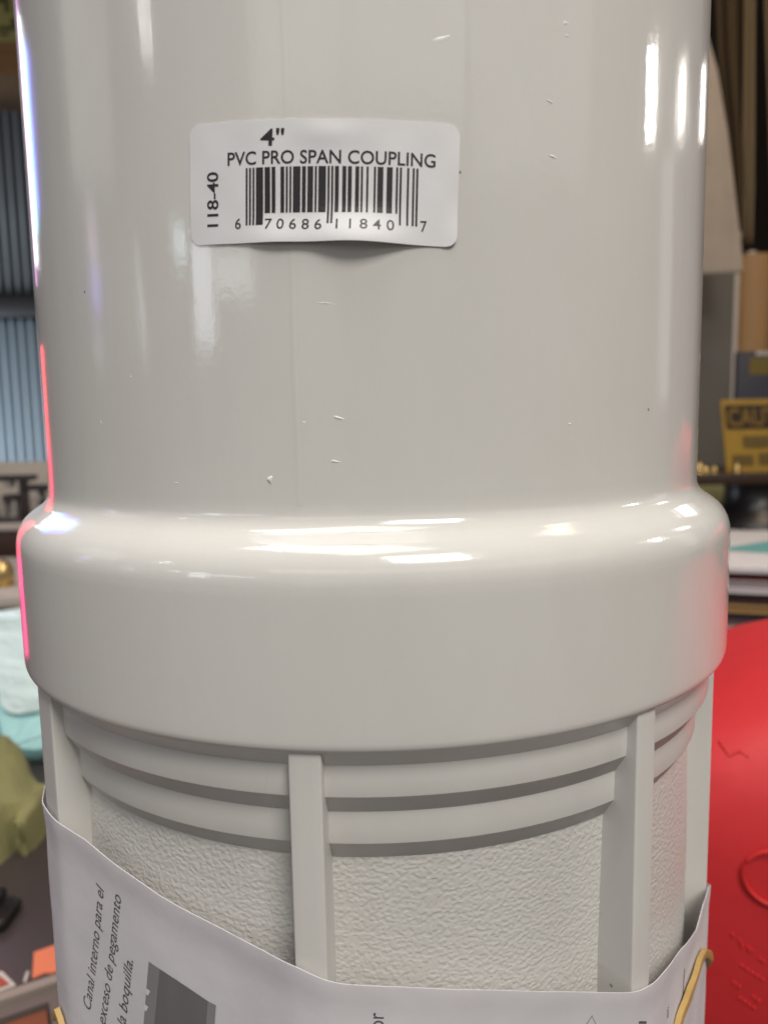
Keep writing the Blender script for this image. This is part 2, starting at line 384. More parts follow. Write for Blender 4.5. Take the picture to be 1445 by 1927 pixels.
# sticker sheet
sticker_top = wrap(sticker_pt, 0.0)
vs, fs = [], []
NU, NV = 64, 28; RC = 1.3
def inset(v):                    # half width at height v: rounded corners
    d = abs(v) - (LH / 2 - RC)
    return LW / 2 if d <= 0 else LW / 2 - RC + math.sqrt(max(0, RC * RC - d * d))
vv = []
for j in range(NV + 1):
    t = -1 + 2 * j / NV; vv.append(LH / 2 * math.copysign(1 - (1 - abs(t)) ** 1.5, t))
for v in vv:
    hw = inset(v)
    for i in range(NU + 1):
        vs.append(sticker_top(*lab_world(-hw + 2 * hw * i / NU, v)))
nb = len(vs)
for v in vv:
    hw = inset(v)
    for i in range(NU + 1):
        vs.append(wrap(sticker_pt, -.10)(*lab_world(-hw + 2 * hw * i / NU, v)))
K = NU + 1
for j in range(NV):
    for i in range(NU):
        q = (j * K + i, j * K + i + 1, (j + 1) * K + i + 1, (j + 1) * K + i)
        fs.append(q); fs.append(tuple(nb + x for x in q[::-1]))
edge = [i for i in range(K)] + [j * K + NU for j in range(1, NV + 1)] + [NV * K + i for i in range(NU - 1, -1, -1)] + [j * K for j in range(NV - 1, 0, -1)]
for x, y in zip(edge, edge[1:] + edge[:1]): fs.append((x, nb + x, nb + y, y))
sticker = raw('label_sticker', vs, fs, M_STICK, coupling, angle=45)
sticker['label'] = 'white barcode sticker with its lower edge coming loose'
ink = wrap(sticker_pt, .03)
put_text('size_text', '4"', (490, 273), (534, 273.5), 1.85, ink, M_INK, sticker, LR, bold=.016)
put_text('title_text', 'PVC PRO SPAN COUPLING', (429, 311.5), (819, 315), 1.42, ink, M_INK, sticker, LR, bold=.012)
put_text('code_text', '118-40', (411, 426), (411, 323), 1.42, ink, M_INK, sticker, LR, bold=.012)
# UPC bars
BAR_WIDTHS = ((3, 2, 1, 1), (2, 2, 2, 1), (2, 1, 2, 2), (1, 4, 1, 1), (1, 1, 3, 2), (1, 2, 3, 1), (1, 1, 1, 4), (1, 3, 1, 2), (1, 2, 1, 3), (3, 1, 1, 2))
digits = (6, 7, 0, 6, 8, 6, 1, 1, 8, 4, 0, 7)
bars, cur = [], 0                # (start, end, tall) in modules
def run(widths, black, tall):
    global cur
    for w in widths:
        if black: bars.append((cur, cur + w, tall))
        cur += w; black = not black
run((1, 1, 1), True, True)
for k_ in range(6): run(BAR_WIDTHS[digits[k_]], False, k_ == 0)
run((1, 1, 1, 1, 1), False, True)
for k_ in range(6, 12): run(BAR_WIDTHS[digits[k_]], True, k_ == 11)
run((1, 1, 1), True, True)
A = sz_on(463, 316, LR); B = sz_on(787, 317, LR); D1 = sz_on(464, 402, LR); D2 = sz_on(465, 424, LR)
La, Ls = math.hypot(A[0] - D2[0], A[1] - D2[1]), math.hypot(A[0] - D1[0], A[1] - D1[1])
ux, uz = B[0] - A[0], B[1] - A[1]; wl = math.hypot(ux, uz); ux /= wl; uz /= wl
vs, fs = [], []
for b0_, b1_, tall in bars:
    hh = La if tall else Ls; k0 = len(vs)
    for g in range(9):
        h = hh * g / 8
        for t in (b0_ / 95 * wl - .015, b1_ / 95 * wl + .015): vs.append(ink(A[0] + ux * t + uz * h, A[1] + uz * t - ux * h))
    for g in range(8): fs.append((k0 + 2 * g, k0 + 2 * g + 1, k0 + 2 * g + 3, k0 + 2 * g + 2))
raw('barcode', vs, fs, M_INK, sticker)
for body, a, b in (('6', (443, 430.5), (454, 430.5)), ('7 0 6 8 6', (499, 431), (606, 433)), ('1 1 8 4 0', (633, 433), (741, 435)), ('7', (791, 436), (803, 436))):
    put_text('digit_text', body, a, b, 1.16, ink, M_INK, sticker, LR, bold=.004)

# ------------------------------------------------------------------ leaflet wrapped round the grip
def paper_r(ph):
    ph = (ph + 180) % 360 - 180
    for (a0, a1), (b0, b1) in zip(order, order[1:] + [(order[0][0] + 360, order[0][1] + 360)]):
        if a0 <= ph <= a1: return 61.92
        if a1 < ph < b0:
            m = (a1 + b0) / 2; chord = 61.92 * math.cos(math.radians((b0 - a1) / 2)) / math.cos(math.radians(ph - m))
            return chord * .8 + 61.92 * .2
    return 61.92
PT = [(-1.6, i) for i in range(0)]
prs = [sum(paper_r(x + d) * w for d, w in ((-1.2, .1), (-.6, .25), (0, .3), (.6, .25), (1.2, .1))) for x in [i * .5 - 180 for i in range(721)]]
def pr(ph):
    x = ((ph + 180) % 360) * 2; i = int(x); return prs[i] + (prs[min(i + 1, 720)] - prs[i]) * (x - i)
def paper_hit(px, py):
    R = 61.5
    for _ in range(8):
        ph, z = phi_z(hit(px, py, lambda q: R)); R = pr(ph)
    return ph, z
edge_px = [(105, 1537), (135, 1559), (165, 1578), (230, 1629), (300, 1680), (365, 1717), (430, 1751), (500, 1786), (560, 1816), (610, 1839), (650, 1847), (760, 1854), (900, 1860), (1050, 1863),
           (1180, 1864), (1200, 1860), (1222, 1849), (1250, 1820), (1280, 1783), (1305, 1750)]
edge_pz = [paper_hit(*q) for q in edge_px]
edge_pz = [(-150, -33), (-100, -24), (-70, -20)] + edge_pz + [(edge_pz[-1][0] + 5, edge_pz[-1][1] + 1.5), (edge_pz[-1][0] + 12, edge_pz[-1][1] + .5), (100, -62), (150, -62)]
def top_z(ph):
    for (p0, a), (p1, b) in zip(edge_pz, edge_pz[1:]):
        if p0 <= ph <= p1: return a + (b - a) * (ph - p0) / (p1 - p0)
    return -40
def paper_pt(ph, z):
    R = pr(ph); a = math.radians(ph)
    lift = .35 * sm(1 - (top_z(ph) - z) / 5.0) + .08 * (1 + math.sin(ph * .21 + z * .13)) + .05 * (1 + math.sin(ph * .47 - z * .31))
    n = Vector((math.sin(a), -math.cos(a), 0)); return n * (R + lift) * MM + Vector((0, 0, ZL + z * MM)), n
def paper_mat():
    m = mat('leaflet_paper', (.82, .80, .845), .8, var=.08, vscale=140, bump=.00016, bscale=120)
    n, l = nt(m); b = n['Principled BSDF']; out = n['Material Output']
    tr = n.new('ShaderNodeBsdfTranslucent'); tr.inputs[0].default_value = (.74, .70, .64, 1)
    ms = n.new('ShaderNodeMixShader'); ms.inputs[0].default_value = .22
    l.new(b.outputs[0], ms.inputs[1]); l.new(tr.outputs[0], ms.inputs[2]); l.new(ms.outputs[0], out.inputs[0])
    return m
M_PAPER = paper_mat()
phs = [-150 + i * .75 for i in range(401)]; NZ = 34; PB = -152
vs, fs = [], []
for ph in phs:
    zt = top_z(ph)
    for j in range(NZ + 1):
        t = (j / NZ) ** 1.6; vs.append(paper_pt(ph, zt + (PB - zt) * t)[0])
K = NZ + 1
for i in range(len(phs) - 1):
    for j in range(NZ): fs.append((i * K + j, i * K + j + 1, (i + 1) * K + j + 1, (i + 1) * K + j))
nv = len(vs)
back = []
for i, ph in enumerate(phs):
    a = math.radians(ph); n = Vector((math.sin(a), -math.cos(a), 0))
    for j in range(K): back.append(vs[i * K + j] - n * .13 * MM)
vs += back; fs += [tuple(nv + x for x in f[::-1]) for f in fs]
n = len(phs) - 1
rim = [i * K for i in range(n + 1)] + [n * K + j for j in range(1, K)] + [i * K + NZ for i in range(n - 1, -1, -1)] + [j for j in range(NZ - 1, 0, -1)]
for x, y in zip(rim, rim[1:] + rim[:1]): fs.append((x, y, nv + y, nv + x))
leaflet = raw('instruction_leaflet', vs, fs, M_PAPER, None, angle=50)
tag(leaflet, 'white printed instruction leaflet wrapped round the lower grip of the coupling', 'leaflet')
RP = 61.0
def pprint(s, z, lift=0.0):
    ph = math.degrees(s / RP); p, nn = paper_pt(ph, z); return p + nn * (.035 + lift) * MM
def sp_px(px, py):
    ph, z = paper_hit(px, py); return math.radians(ph) * RP, z
_sz = sz_on
def put_ptext(name, body, a, b, cap, m, shear=.22, bold=.004):
    global sz_on
    keep = sz_on; sz_on = lambda x, y, R: sp_px(x, y)
    o = put_text(name, body, a, b, cap, pprint, m, leaflet, RP, bold=bold, shear=shear); sz_on = keep; return o
put_ptext('printed_line', 'Canal interno para el', (172, 1903), (199, 1672), 1.75, M_INKG)
put_ptext('printed_line', 'exceso de pegamento', (200, 1931), (231, 1688), 1.75, M_INKG)
put_ptext('printed_line', 'en la boquilla.', (232, 1972), (253, 1808), 1.75, M_INKG)
put_ptext('printed_line', 'or', (722, 1935), (722, 1901), 1.3, M_INKG)
put_ptext('printed_line', 'on.', (1256, 1912), (1257, 1889), .8, M_INKG)
def pfig(name, pts, m, sub=6, lift=0.0):
    """flat printed patch: quads given by pixels, on the paper"""
    vs, fs = [], []
    for q in pts:
        k = len(vs); c = [sp_px(*p) for p in q]
        for i in range(sub + 1):
            for j in range(sub + 1):
                u, v = i / sub, j / sub
                s = (c[0][0] * (1 - u) + c[1][0] * u) * (1 - v) + (c[3][0] * (1 - u) + c[2][0] * u) * v
                z = (c[0][1] * (1 - u) + c[1][1] * u) * (1 - v) + (c[3][1] * (1 - u) + c[2][1] * u) * v
                vs.append(pprint(s, z, lift))
        for i in range(sub):
            for j in range(sub): fs.append((k + i * (sub + 1) + j, k + (i + 1) * (sub + 1) + j, k + (i + 1) * (sub + 1) + j + 1, k + i * (sub + 1) + j + 1))
    return raw(name, vs, fs, m, leaflet)
M_G1 = mat('printed_mid_grey', (.25, .245, .25), .7, var=.12, vscale=200)
M_G2 = mat('printed_dark_grey', (.165, .16, .165), .7, var=.25, vscale=120, stretch=(1, 1, .2))
M_G3 = mat('printed_light_grey', (.36, .355, .365), .7, var=.1, vscale=200)
pfig('printed_figure', [((303, 1822), (393, 1883), (386, 1990), (288, 1960))], M_G2)
pfig('printed_figure', [((393, 1883), (408, 1891), (401, 1998), (386, 1990))], M_G1)
pfig('printed_figure', [((283, 1808), (303, 1822), (288, 1960), (270, 1940))], M_G1)
pfig('printed_tooth', [((277, 1858), (285, 1864), (281, 1873), (276, 1869))], M_STICK, 2, .02)
pfig('printed_tooth', [((273, 1888), (281, 1894), (277, 1903), (271, 1899))], M_STICK, 2, .02)
for q in (((1286.3, 1824), (1287.6, 1824), (1281, 1940), (1279.6, 1940)), ((1311.6, 1789), (1312.6, 1789), (1310.6, 1832), (1309.6, 1832)), ((1200, 1921), (1214, 1921), (1214, 1926), (1200, 1926))):
    pfig('printed_rule', [q], M_INKG, 3)
pfig('printed_triangle', [((1101, 1927), (1111, 1909), (1112.5, 1909.5), (1103, 1928)), ((1111, 1909), (1120, 1927), (1119, 1928), (1110.5, 1911))], M_G3, 2)

# ------------------------------------------------------------------ rubber band
M_BAND = mat('tan_rubber', (.50, .33, .115), .55, var=.15, vscale=300, bump=.0001, bscale=500)
def band_hit(px, py):
    R = 62.0
    for _ in range(8):
        q = phi_z(hit(px, py, lambda z: R)); R = pr(q[0]) + .9
    return q
BP = [band_hit(*q) for q in ((1272, 1935), (1290, 1893), (1305, 1852), (1315, 1820))]
BPL = [band_hit(*q) for q in ((117, 1900), (124, 1965))]
BK = [(-181, -110), (-120, BPL[0][1] - 40), (BPL[0][0] - 12, BPL[0][1] - 11), (BPL[0][0], BPL[0][1]), BPL[1], (-30, -106), (0, -108), (25, -98)] + BP + [(BP[-1][0] + 3, BP[-1][1] + .5), (BP[-1][0] + 12, BP[-1][1] - 6), (BP[-1][0] + 26, BP[-1][1] - 22), (130, BP[-1][1] - 40), (181, -110)]
def band_z(ph):
    for (a, za), (b, zb) in zip(BK, BK[1:]):
        if a <= ph <= b: return za + (zb - za) * (ph - a) / (b - a)
vs, fs = [], []; nb_ = 240
for i in range(nb_):
    ph = -180 + 360 * i / nb_
    z = sum(band_z(max(-180, min(180, ph + d))) for d in (-3, -1.5, 0, 1.5, 3)) / 5; R = (pr(ph) + .75 if abs(ph) < 149 else pr(ph) * .97 + 2.6)
    tw = .18 * math.sin(ph * .11) + .12 * math.sin(ph * .9)
    for dr, dz in ((-.3, -.85), (.45, -.8), (.6, -.15), (.5, .8), (-.3, .85)): vs.append(cyl(ph, R + dr + tw * dz * .4, z + dz))
for i in range(nb_):
    j = (i + 1) % nb_
    for k in range(5): fs.append((i * 5 + k, j * 5 + k, j * 5 + (k + 1) % 5, i * 5 + (k + 1) % 5))
band = raw('rubber_band', vs, fs, M_BAND, None, angle=50)
tag(band, 'tan rubber band holding the leaflet round the coupling', 'rubber band')

# ------------------------------------------------------------------ counter and walls
M_CTR = mat('dark_counter', (.060, .050, .047), .32, var=.25, vscale=6, bump=.0001, bscale=60)
ct = boxobj('counter_top', (0, .95, -.02), (3.6, 2.9, .04), M_CTR, None, bev=.004); ct['kind'] = 'structure'

# clear LED rope on the left, mirrored as the red line on the body's left edge
def emit(name, col, k):
    m = bpy.data.materials.new(name); m.use_nodes = True; b = m.node_tree.nodes['Principled BSDF']
    b.inputs['Base Color'].default_value = (*col, 1); b.inputs['Emission Color'].default_value = (*col, 1); b.inputs['Emission Strength'].default_value = k
    return m
def led_strip():
    p, d = bounce(89, 800); c = p + d * .30
    top = bounce(78.5, 650); a = top[0] + top[1] * .30
    low = bounce(52, 1246); b = low[0] + low[1] * .30
    x, y = c.x, c.y
    t = thing('led_strip', 'thin upright red LED strip glowing beside the counter', 'led strip', (x, y, 0), rotz=math.atan2(d.y, d.x) - math.pi / 2)
    boxobj('mount', (0, .006, .5 * (a.z + .03)), (.032, .004, a.z + .03), mat('dark_channel', (.03, .03, .03), .5), t, bev=.0005)
    n = 34
    for i in range(n):
        z = b.z + (a.z - b.z) * (i + .5) / n; mm = LED[int(i / n * 2.99)]
        bm = bmesh.new(); box(bm, (0, 0, 0), (.026, .006, (a.z - b.z) / n * .82), .0009)
        o = obj('bead', bm, mm, t, angle=40); o.location = (0, 0, z)
LED = [emit('led_pink', (1.0, .06, .26), 2.6), emit('led_rose', (1.0, .07, .16), 2.6), emit('led_red', (1.0, .09, .11), 2.6)]
led_strip()

# corrugated sheet wall far on the left
M_COR1 = mat('corrugated_blue_grey', (.42, .50, .56), .45, var=.10, vscale=3)
M_COR2 = mat('corrugated_shaded_grey', (.16, .17, .18), .5, var=.15, vscale=3)  # same wall higher up, its dimmer light put into a darker grey
M_GIRD = mat('black_steel', (.012, .008, .010), .5, var=.3, vscale=20)
YW = 4.0
wall = thing('corrugated_wall', 'corrugated blue-grey metal wall crossed by black beams, behind on the left', 'wall', (-1.6, YW, -.9))
def sheet(name, x0, x1, z0, z1, m):
    per, amp = .049, .017; n = int((x1 - x0) / per * 12); vs, fs = [], []
    for i in range(n + 1):
        x = x0 + (x1 - x0) * i / n; ph = (x / per) % 1
        y = amp * (max(-.75, min(.75, 1.5 * math.sin(2 * math.pi * ph))))
        for z in (z0, z1): vs.append((x + 1.6, y, z + .9))
    for i in range(n): fs.append((2 * i, 2 * i + 2, 2 * i + 3, 2 * i + 1))
    o = raw(name, vs, fs, m, wall, smooth=True)
    md = o.modifiers.new('thickness', 'SOLIDIFY'); md.thickness = .0015
zb = at(40, 582, YW).z; zt = at(40, 152, YW).z; bh = .5 * (at(40, 563, YW).z - at(40, 601, YW).z)
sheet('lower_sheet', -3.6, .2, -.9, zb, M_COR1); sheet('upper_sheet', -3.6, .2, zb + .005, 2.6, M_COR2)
boxobj('beam', (0, -.06, zb + .9), (3.9, .08, 2 * bh), M_GIRD, wall, bev=.004)
boxobj('beam', (0, -.06, zt + .9), (3.9, .08, .09), M_GIRD, wall, bev=.004)
boxobj('post', (-1.9, -.03, 1.75), (.1, .02, 3.5), M_GIRD, wall); boxobj('post', (1.8, -.03, 1.75), (.1, .02, 3.5), M_GIRD, wall)

# wooden shelf with a printed carton, upper left
M_WOOD = mat('brown_wood', (.20, .105, .040), .55, var=.4, vscale=18, stretch=(.3, 6, 6))
YS = 2.5
za, zc = at(20, 77, YS).z, at(20, 139, YS).z
xs = at(20, 100, YS).x
shelf = thing('wooden_shelf', 'thick brown wooden shelf board high on the left', 'shelf', (xs, YS + .15, 0))
boxobj('board', (0, 0, (za + zc) / 2), (1.5, .3, za - zc), M_WOOD, shelf, bev=.004)
boxobj('upright', (-.70, .05, zc / 2 - .002), (.06, .10, zc - .004), M_WOOD, shelf, bev=.003); boxobj('upright', (.70, .05, zc / 2 - .002), (.06, .10, zc - .004), M_WOOD, shelf, bev=.003)
M_GRN = mat('olive_card', (.27, .25, .085), .6, var=.2, vscale=15); M_GRD = mat('dark_olive_print', (.055, .055, .018), .6, var=.2)
carton = thing('printed_carton', 'olive-green printed carton on the wooden shelf at the top left', 'carton', (xs - .05, YS + .12, za))
boxobj('box', (0, 0, .15), (.52, .22, .30), M_GRN, carton, bev=.004)
def flat_text(name, body, loc, size, m, parent, bold=0.0, yaw=0):
    vs, fs = text_mesh(body, bold); x0 = min(v.x for v in vs); yt = max(v.y for v in vs); k = size / yt
    o = raw(name, [((v.x - x0) * k, 0, v.y * k) for v in vs], fs, m, parent); o.location = loc; return o
p = at(2, 22, YS + .009); flat_text('lettering', 'H', (p.x - carton.location.x - .035, -.113, p.z - za), .07, M_GRD, carton, .02)
for i, (px, py, w, h) in enumerate(((14, 52, .055, .012), (8, 63, .03, .010), (26, 40, .02, .02))):
    p = at(px, py, YS + .009); boxobj('print_block', (p.x - carton.location.x, -.1115, p.z - za), (w, .001, h), M_GRD, carton)

# cream bench with dark gadgets, left middle distance
M_CREAM = mat('cream_board', (.50, .44, .39), .6, var=.08, vscale=12); M_DKBR = mat('dark_brown_wood', (.050, .024, .016), .5, var=.4, vscale=20)
M_IRON = mat('dark_iron', (.045, .040, .042), .45, metal=.3, var=.3, vscale=60); M_GREYM = mat('dull_grey_metal', (.32, .30, .28), .5, var=.2, vscale=40)
M_BRASS = mat('brass', (.55, .40, .17), .28, metal=.9, var=.15, vscale=60)
YB = 1.22
z0, z1_ = at(30, 1002, YB).z, at(30, 872, YB).z; xb = at(30, 950, YB).x
cab = thing('cream_bench_back', 'cream painted board standing behind the dark iron press on the left', 'board', (xb + .05, YB + .06, 0))
boxobj('board', (0, 0, z1_ / 2), (.9, .02, z1_), M_CREAM, cab, bev=.002)
bx = thing('dark_wooden_plinth', 'dark brown wooden plinth under the iron press on the left', 'plinth', (xb, YB - .02, 0))
zpl = at(30, 985, YB - .08).z
boxobj('block', (0, 0, (zpl - .012) / 2), (.62, .12, zpl - .012), M_DKBR, bx, bev=.004)
boxobj('top_board', (0, 0, zpl - .006), (.66, .13, .012), M_CREAM, bx, bev=.002)
pr_ = thing('iron_press', 'small dark iron press with posts on the plinth at the left', 'press', (xb - .01, YB - .03, zpl))
def pxbox(name, x0, y0, x1, y1, Y, dep, m, parent, bev=.002):
    a, b = at(x0, y0, Y), at(x1, y1, Y); L = parent.location if parent else Vector((0, 0, 0))
    c = Vector(((a.x + b.x) / 2, Y + dep / 2, (a.z + b.z) / 2)) - Vector(L)
    return boxobj(name, c, (abs(b.x - a.x), dep, abs(a.z - b.z)), m, parent, bev=bev)
Y0 = YB - .07
for q in ((-60, 897, 58, 905), (-60, 976, 62, 986), (33, 904, 45, 978), (-30, 904, -18, 978), (2, 932, 33, 941)): pxbox('frame_bar', *q, Y0, .03, M_IRON, pr_)
for q in ((0, 941, 9, 976), (22, 941, 31, 976), (6, 906, 20, 918)): pxbox('post', *q, Y0 + .002, .02, M_GREYM, pr_)
lathe('screw', [(.001, 0), (.012, 0), (.014, .006), (.006, .012), (.006, .045), (.001, .046)], M_GREYM, pr_, 20, origin=(at(15, 960, Y0).x - pr_.location.x, .02 + Y0 - pr_.location.y, .0))
bar = thing('iron_jack', 'dark iron lever lying on the plinth beside the press', 'lever', (at(80, 940, Y0).x, Y0 + .03, zpl))
pxbox('lever', 46, 913, 110, 923, Y0, .02, M_IRON, bar); pxbox('stand', 70, 921, 84, 984, Y0 + .002, .016, M_IRON, bar); pxbox('grip', 60, 934, 76, 942, Y0 - .004, .02, M_GREYM, bar)
# cream tray edge and brass dome nearer the front
YT = .74
zt0 = at(20, 1122, YT).z; zt1 = at(20, 1146, YT).z
tray = thing('cream_tray', 'cream rimmed tray on a brown base, left behind the mint packet', 'tray', (at(-20, 1130, YT).x, YT + .14, 0))
boxobj('rim', (0, 0, (zt0 + zt1) / 2), (.52, .28, zt0 - zt1), M_CREAM, tray, bev=.003, M=Matrix.Rotation(.06, 4, 'Z'))
boxobj('base', (0, .004, zt1 / 2 - .0005), (.50, .27, zt1 - .001), mat('brown_base', (.14, .10, .07), .6), tray, bev=.003, M=Matrix.Rotation(.10, 4, 'Z'))
Yd = YT + .06; rd = (at(27, 1090, Yd).x - at(-14, 1090, Yd).x) / 2
dome = thing('brass_dome', 'small round brass dome standing on the cream tray', 'brass knob', (at(6, 1090, Yd).x, Yd, zt0))
hd = at(6, 1052, Yd).z - zt0
lathe('dome', [(.0005, hd)] + [(rd * math.sin(a), hd * (.35 + .65 * math.cos(a))) for a in [i * math.pi / 20 for i in range(1, 11)]] + [(rd * .95, hd * .15), (rd * .8, .002)], M_BRASS, dome, 40)
lathe('foot_ring', [(rd * .7, 0), (rd * 1.02, 0), (rd * 1.02, hd * .07), (rd * .7, hd * .07)], M_BRASS, dome, 40, closed=True)

# mint packet
M_MINT = mat('mint_plastic', (.30, .57, .57), .28, var=.08, vscale=25, bump=.002, bscale=30)
M_FILM = mat('crinkled_pale_film', (.66, .80, .79), .18, var=.22, vscale=22, bump=.010, bscale=28, stretch=(.6, .6, 2.4))
def slab(name, c, ux, uy, w, h, t, m, parent, rc, dome_=0.0, n=8):
    """flat rounded-corner pad in the plane ux,uy, w x h, thickness t"""
    ux = ux.normalized(); uy = uy.normalized(); nz = ux.cross(uy).normalized()
    def pts(sc, off):
        out = []
        for cx, cy, a0 in ((1, 1, 0), (-1, 1, 90), (-1, -1, 180), (1, -1, 270)):
            for k in range(n + 1):
                a = math.radians(a0 + 90 * k / n)
                out.append(c + ux * ((cx * (w / 2 - rc) + rc * math.cos(a)) * sc) + uy * ((cy * (h / 2 - rc) + rc * math.sin(a)) * sc) + nz * off)
        return out
    L = [pts(.97, -t / 2), pts(1, -t / 4), pts(1, t / 4), pts(.97, t / 2)]
    if dome_: L += [pts(.88, t / 2 + dome_ * .5), pts(.7, t / 2 + dome_ * .85), pts(.4, t / 2 + dome_)]
    N = len(L[0]); off = Vector(parent.location) if parent else Vector((0, 0, 0))
    vs = [v - off for l_ in L for v in l_]; fs = [tuple(range(N))[::-1], tuple((len(L) - 1) * N + k for k in range(N))]
    for i in range(len(L) - 1):
        for k in range(N): fs.append((i * N + k, i * N + (k + 1) % N, (i + 1) * N + (k + 1) % N, (i + 1) * N + k))
    return raw(name, vs, fs, m, parent, angle=40)
b0 = ground(15, 1440); b1 = ground(80, 1430)
lowm = ground(22, 1432); topm = at(60, 1165, lowm.y + .19)
base = Vector((lowm.x - .02, lowm.y, 0))
pk = thing('mint_packet', 'mint plastic packet with crinkled clear film propped up on the left of the coupling', 'packet', base)
pn = Vector((.10, -.62, .78)).normalized()
def on_packet(px, py):
    d = pray(px, py); t = (Vector((lowm.x, lowm.y, .012)) - CAM).dot(pn) / d.dot(pn); return CAM + d * t
BL, BR, TL = on_packet(6, 1440), on_packet(150, 1414), on_packet(-42, 1166)
rn = (BR - BL).normalized(); un = TL - BL; hv = un.length; un.normalize(); wv = .26
cc = BL + rn * (wv / 2) + un * (hv / 2)
slab('tray_shell', cc, rn, un, wv, hv, .018, M_MINT, pk, .022)
nn_ = rn.cross(un).normalized()
slab('film_window', cc + nn_ * .0115 + un * .012 - rn * .002, rn, un, wv - .018, hv - .034, .004, M_FILM, pk, .012, dome_=.012)
boxobj('prop', cc - base - nn_ * .05 + un * .03 - Vector((0, 0, .02)), (.05, .03, .07), M_MINT, pk, bev=.004)

# olive cloth rolls
M_OLIVE = mat('olive_cloth', (.27, .26, .115), .85, var=.35, vscale=40, bump=.002, bscale=120, stretch=(1, 1, .25))
def cloth_bundle():
    g = ground(30, 1618); Y = g.y; x0, x1 = at(-120, 1618, Y).x, at(52, 1618, Y).x; dep = .05
    ha, hb_ = at(0, 1450, Y + .02).z, at(60, 1575, Y + .02).z; xa = at(0, 1450, Y + .02).x; sl = (hb_ - ha) / (x1 - xa)
    n, k = 96, 12; cx, cy = (x0 + x1) / 2, Y + dep / 2; vs, fs = [], []
    for j in range(k + 1):
        t = j / k; sc = 1 - .10 * t - .35 * max(0, t - .85) / .15
        for i in range(n):
            a = 2 * math.pi * i / n
            bx_, by_ = math.copysign(abs(math.cos(a)) ** .55, math.cos(a)), math.copysign(abs(math.sin(a)) ** .55, math.sin(a))
            x = cx + (x1 - x0) / 2 * bx_ * (sc if bx_ < 0 else 1 - .06 * t); fold = .008 * math.sin(x * 420 + 1.2 * t) + .004 * math.sin(x * 910 + 3 * t) + .002 * math.sin(x * 1700 - 2 * t)
            y = cy + dep / 2 * by_ * sc + fold * (1 if by_ < 0 else .3)
            zt = ha + sl * (x - xa) + .004 * math.sin(x * 330)
            vs.append((x - cx, y - cy, max(.02, zt) * t))
    for j in range(k):
        for i in range(n): fs.append((j * n + i, j * n + (i + 1) % n, (j + 1) * n + (i + 1) % n, (j + 1) * n + i))
    fs.append(tuple(k * n + i for i in range(n))); fs.append(tuple(range(n))[::-1])
    o = raw('cloth_bundle', vs, fs, M_OLIVE, None, angle=60); o.location = (cx, cy, 0)
    tag(o, 'folded olive-yellow cloth standing on the counter at the left picture edge', 'cloth')
cloth_bundle()

# clear acrylic sheet standing in front of the packet
gm = bpy.data.materials.new('clear_acrylic'); gm.use_nodes = True; gb = gm.node_tree.nodes['Principled BSDF']
gb.inputs['Base Color'].default_value = (.90, .92, .91, 1); gb.inputs['Roughness'].default_value = .03; gb.inputs['Transmission Weight'].default_value = 1; gb.inputs['IOR'].default_value = 1.2
ya = lowm.y - .035
ptl, ptr = at(-60, 1432, ya), at(150, 1362, ya)
vs = [(ptl.x, ya, 0.0), (ptr.x, ya, 0.0), (ptr.x, ya, ptr.z), (ptl.x, ya, ptl.z)]; vs += [(x, y + .002, z) for x, y, z in vs]
ac = raw('acrylic_sheet', vs, [(0, 1, 2, 3), (7, 6, 5, 4), (0, 4, 5, 1), (1, 5, 6, 2), (2, 6, 7, 3), (3, 7, 4, 0)], gm)
tag(ac, 'clear acrylic sheet standing before the mint packet', 'acrylic sheet')

# flat things on the counter, lower left
def card(name, pix, m, label, cat, th=.0006, z=0.0):
    c = [ground(x, y, z) for x, y in pix]; o0 = sum(c, Vector()) / len(c); n = len(c)
    vs = [(p.x - o0.x, p.y - o0.y, 0) for p in c] + [(p.x - o0.x, p.y - o0.y, th) for p in c]
    fs = [tuple(range(n)), tuple(range(n, 2 * n))[::-1]] + [(i, n + i, n + (i + 1) % n, (i + 1) % n) for i in range(n)]
    o = raw(name, vs, fs, m); o.location = (o0.x, o0.y, z)
    bm = bmesh.new(); bm.from_mesh(o.data); bmesh.ops.recalc_face_normals(bm, faces=bm.faces); bm.to_mesh(o.data); bm.free()
    if label: tag(o, label, cat)
    return o
M_ORG = mat('orange_card', (.82, .235, .115), .7, var=.06, vscale=30); M_REDC = mat('brick_red_card', (.40, .085, .05), .6, var=.1, vscale=30)
M_WHC = mat('white_card', (.62, .60, .55), .6, var=.06, vscale=40)
card('orange_card', ((64, 1795), (106, 1780), (150, 1770), (160, 1820), (104, 1832), (96, 1834), (84, 1834), (61, 1844)), M_ORG, 'torn bright orange card lying flat beside the coupling', 'card')
wc = card('red_card', ((30, 1857), (4, 1831), (-90, 1850), (-60, 1890)), M_WHC, 'brick-red card with a white border at the lower left picture edge', 'card')
rc_ = card('red_face', ((18, 1853), (0, 1838), (-80, 1852), (-55, 1878)), M_REDC, None, None, th=.0003, z=.0009)
rc_.parent = wc; rc_.location = rc_.location - wc.location
card('white_strip', ((44, 1850), (50, 1831), (55, 1831), (49, 1851)), M_WHC, 'short white paper strip beside the orange card', 'paper strip')
pk2 = card('pink_scrap', ((-20, 1872), (18, 1868), (28, 1876), (22, 1890), (-20, 1894)), mat('dull_pink_paper', (.26, .12, .10), .7, var=.1), 'dull pink paper scrap just above the grey frame', 'paper scrap', z=.0012)
g = ground(-4, 1790)
dk = thing('black_holder', 'small black rounded holder at the left picture edge', 'holder', (g.x - .011, g.y + .02, 0))
M_BLK = mat('black_plastic', (.014, .012, .012), .35, var=.2); hh = at(5, 1722, g.y + .01).z
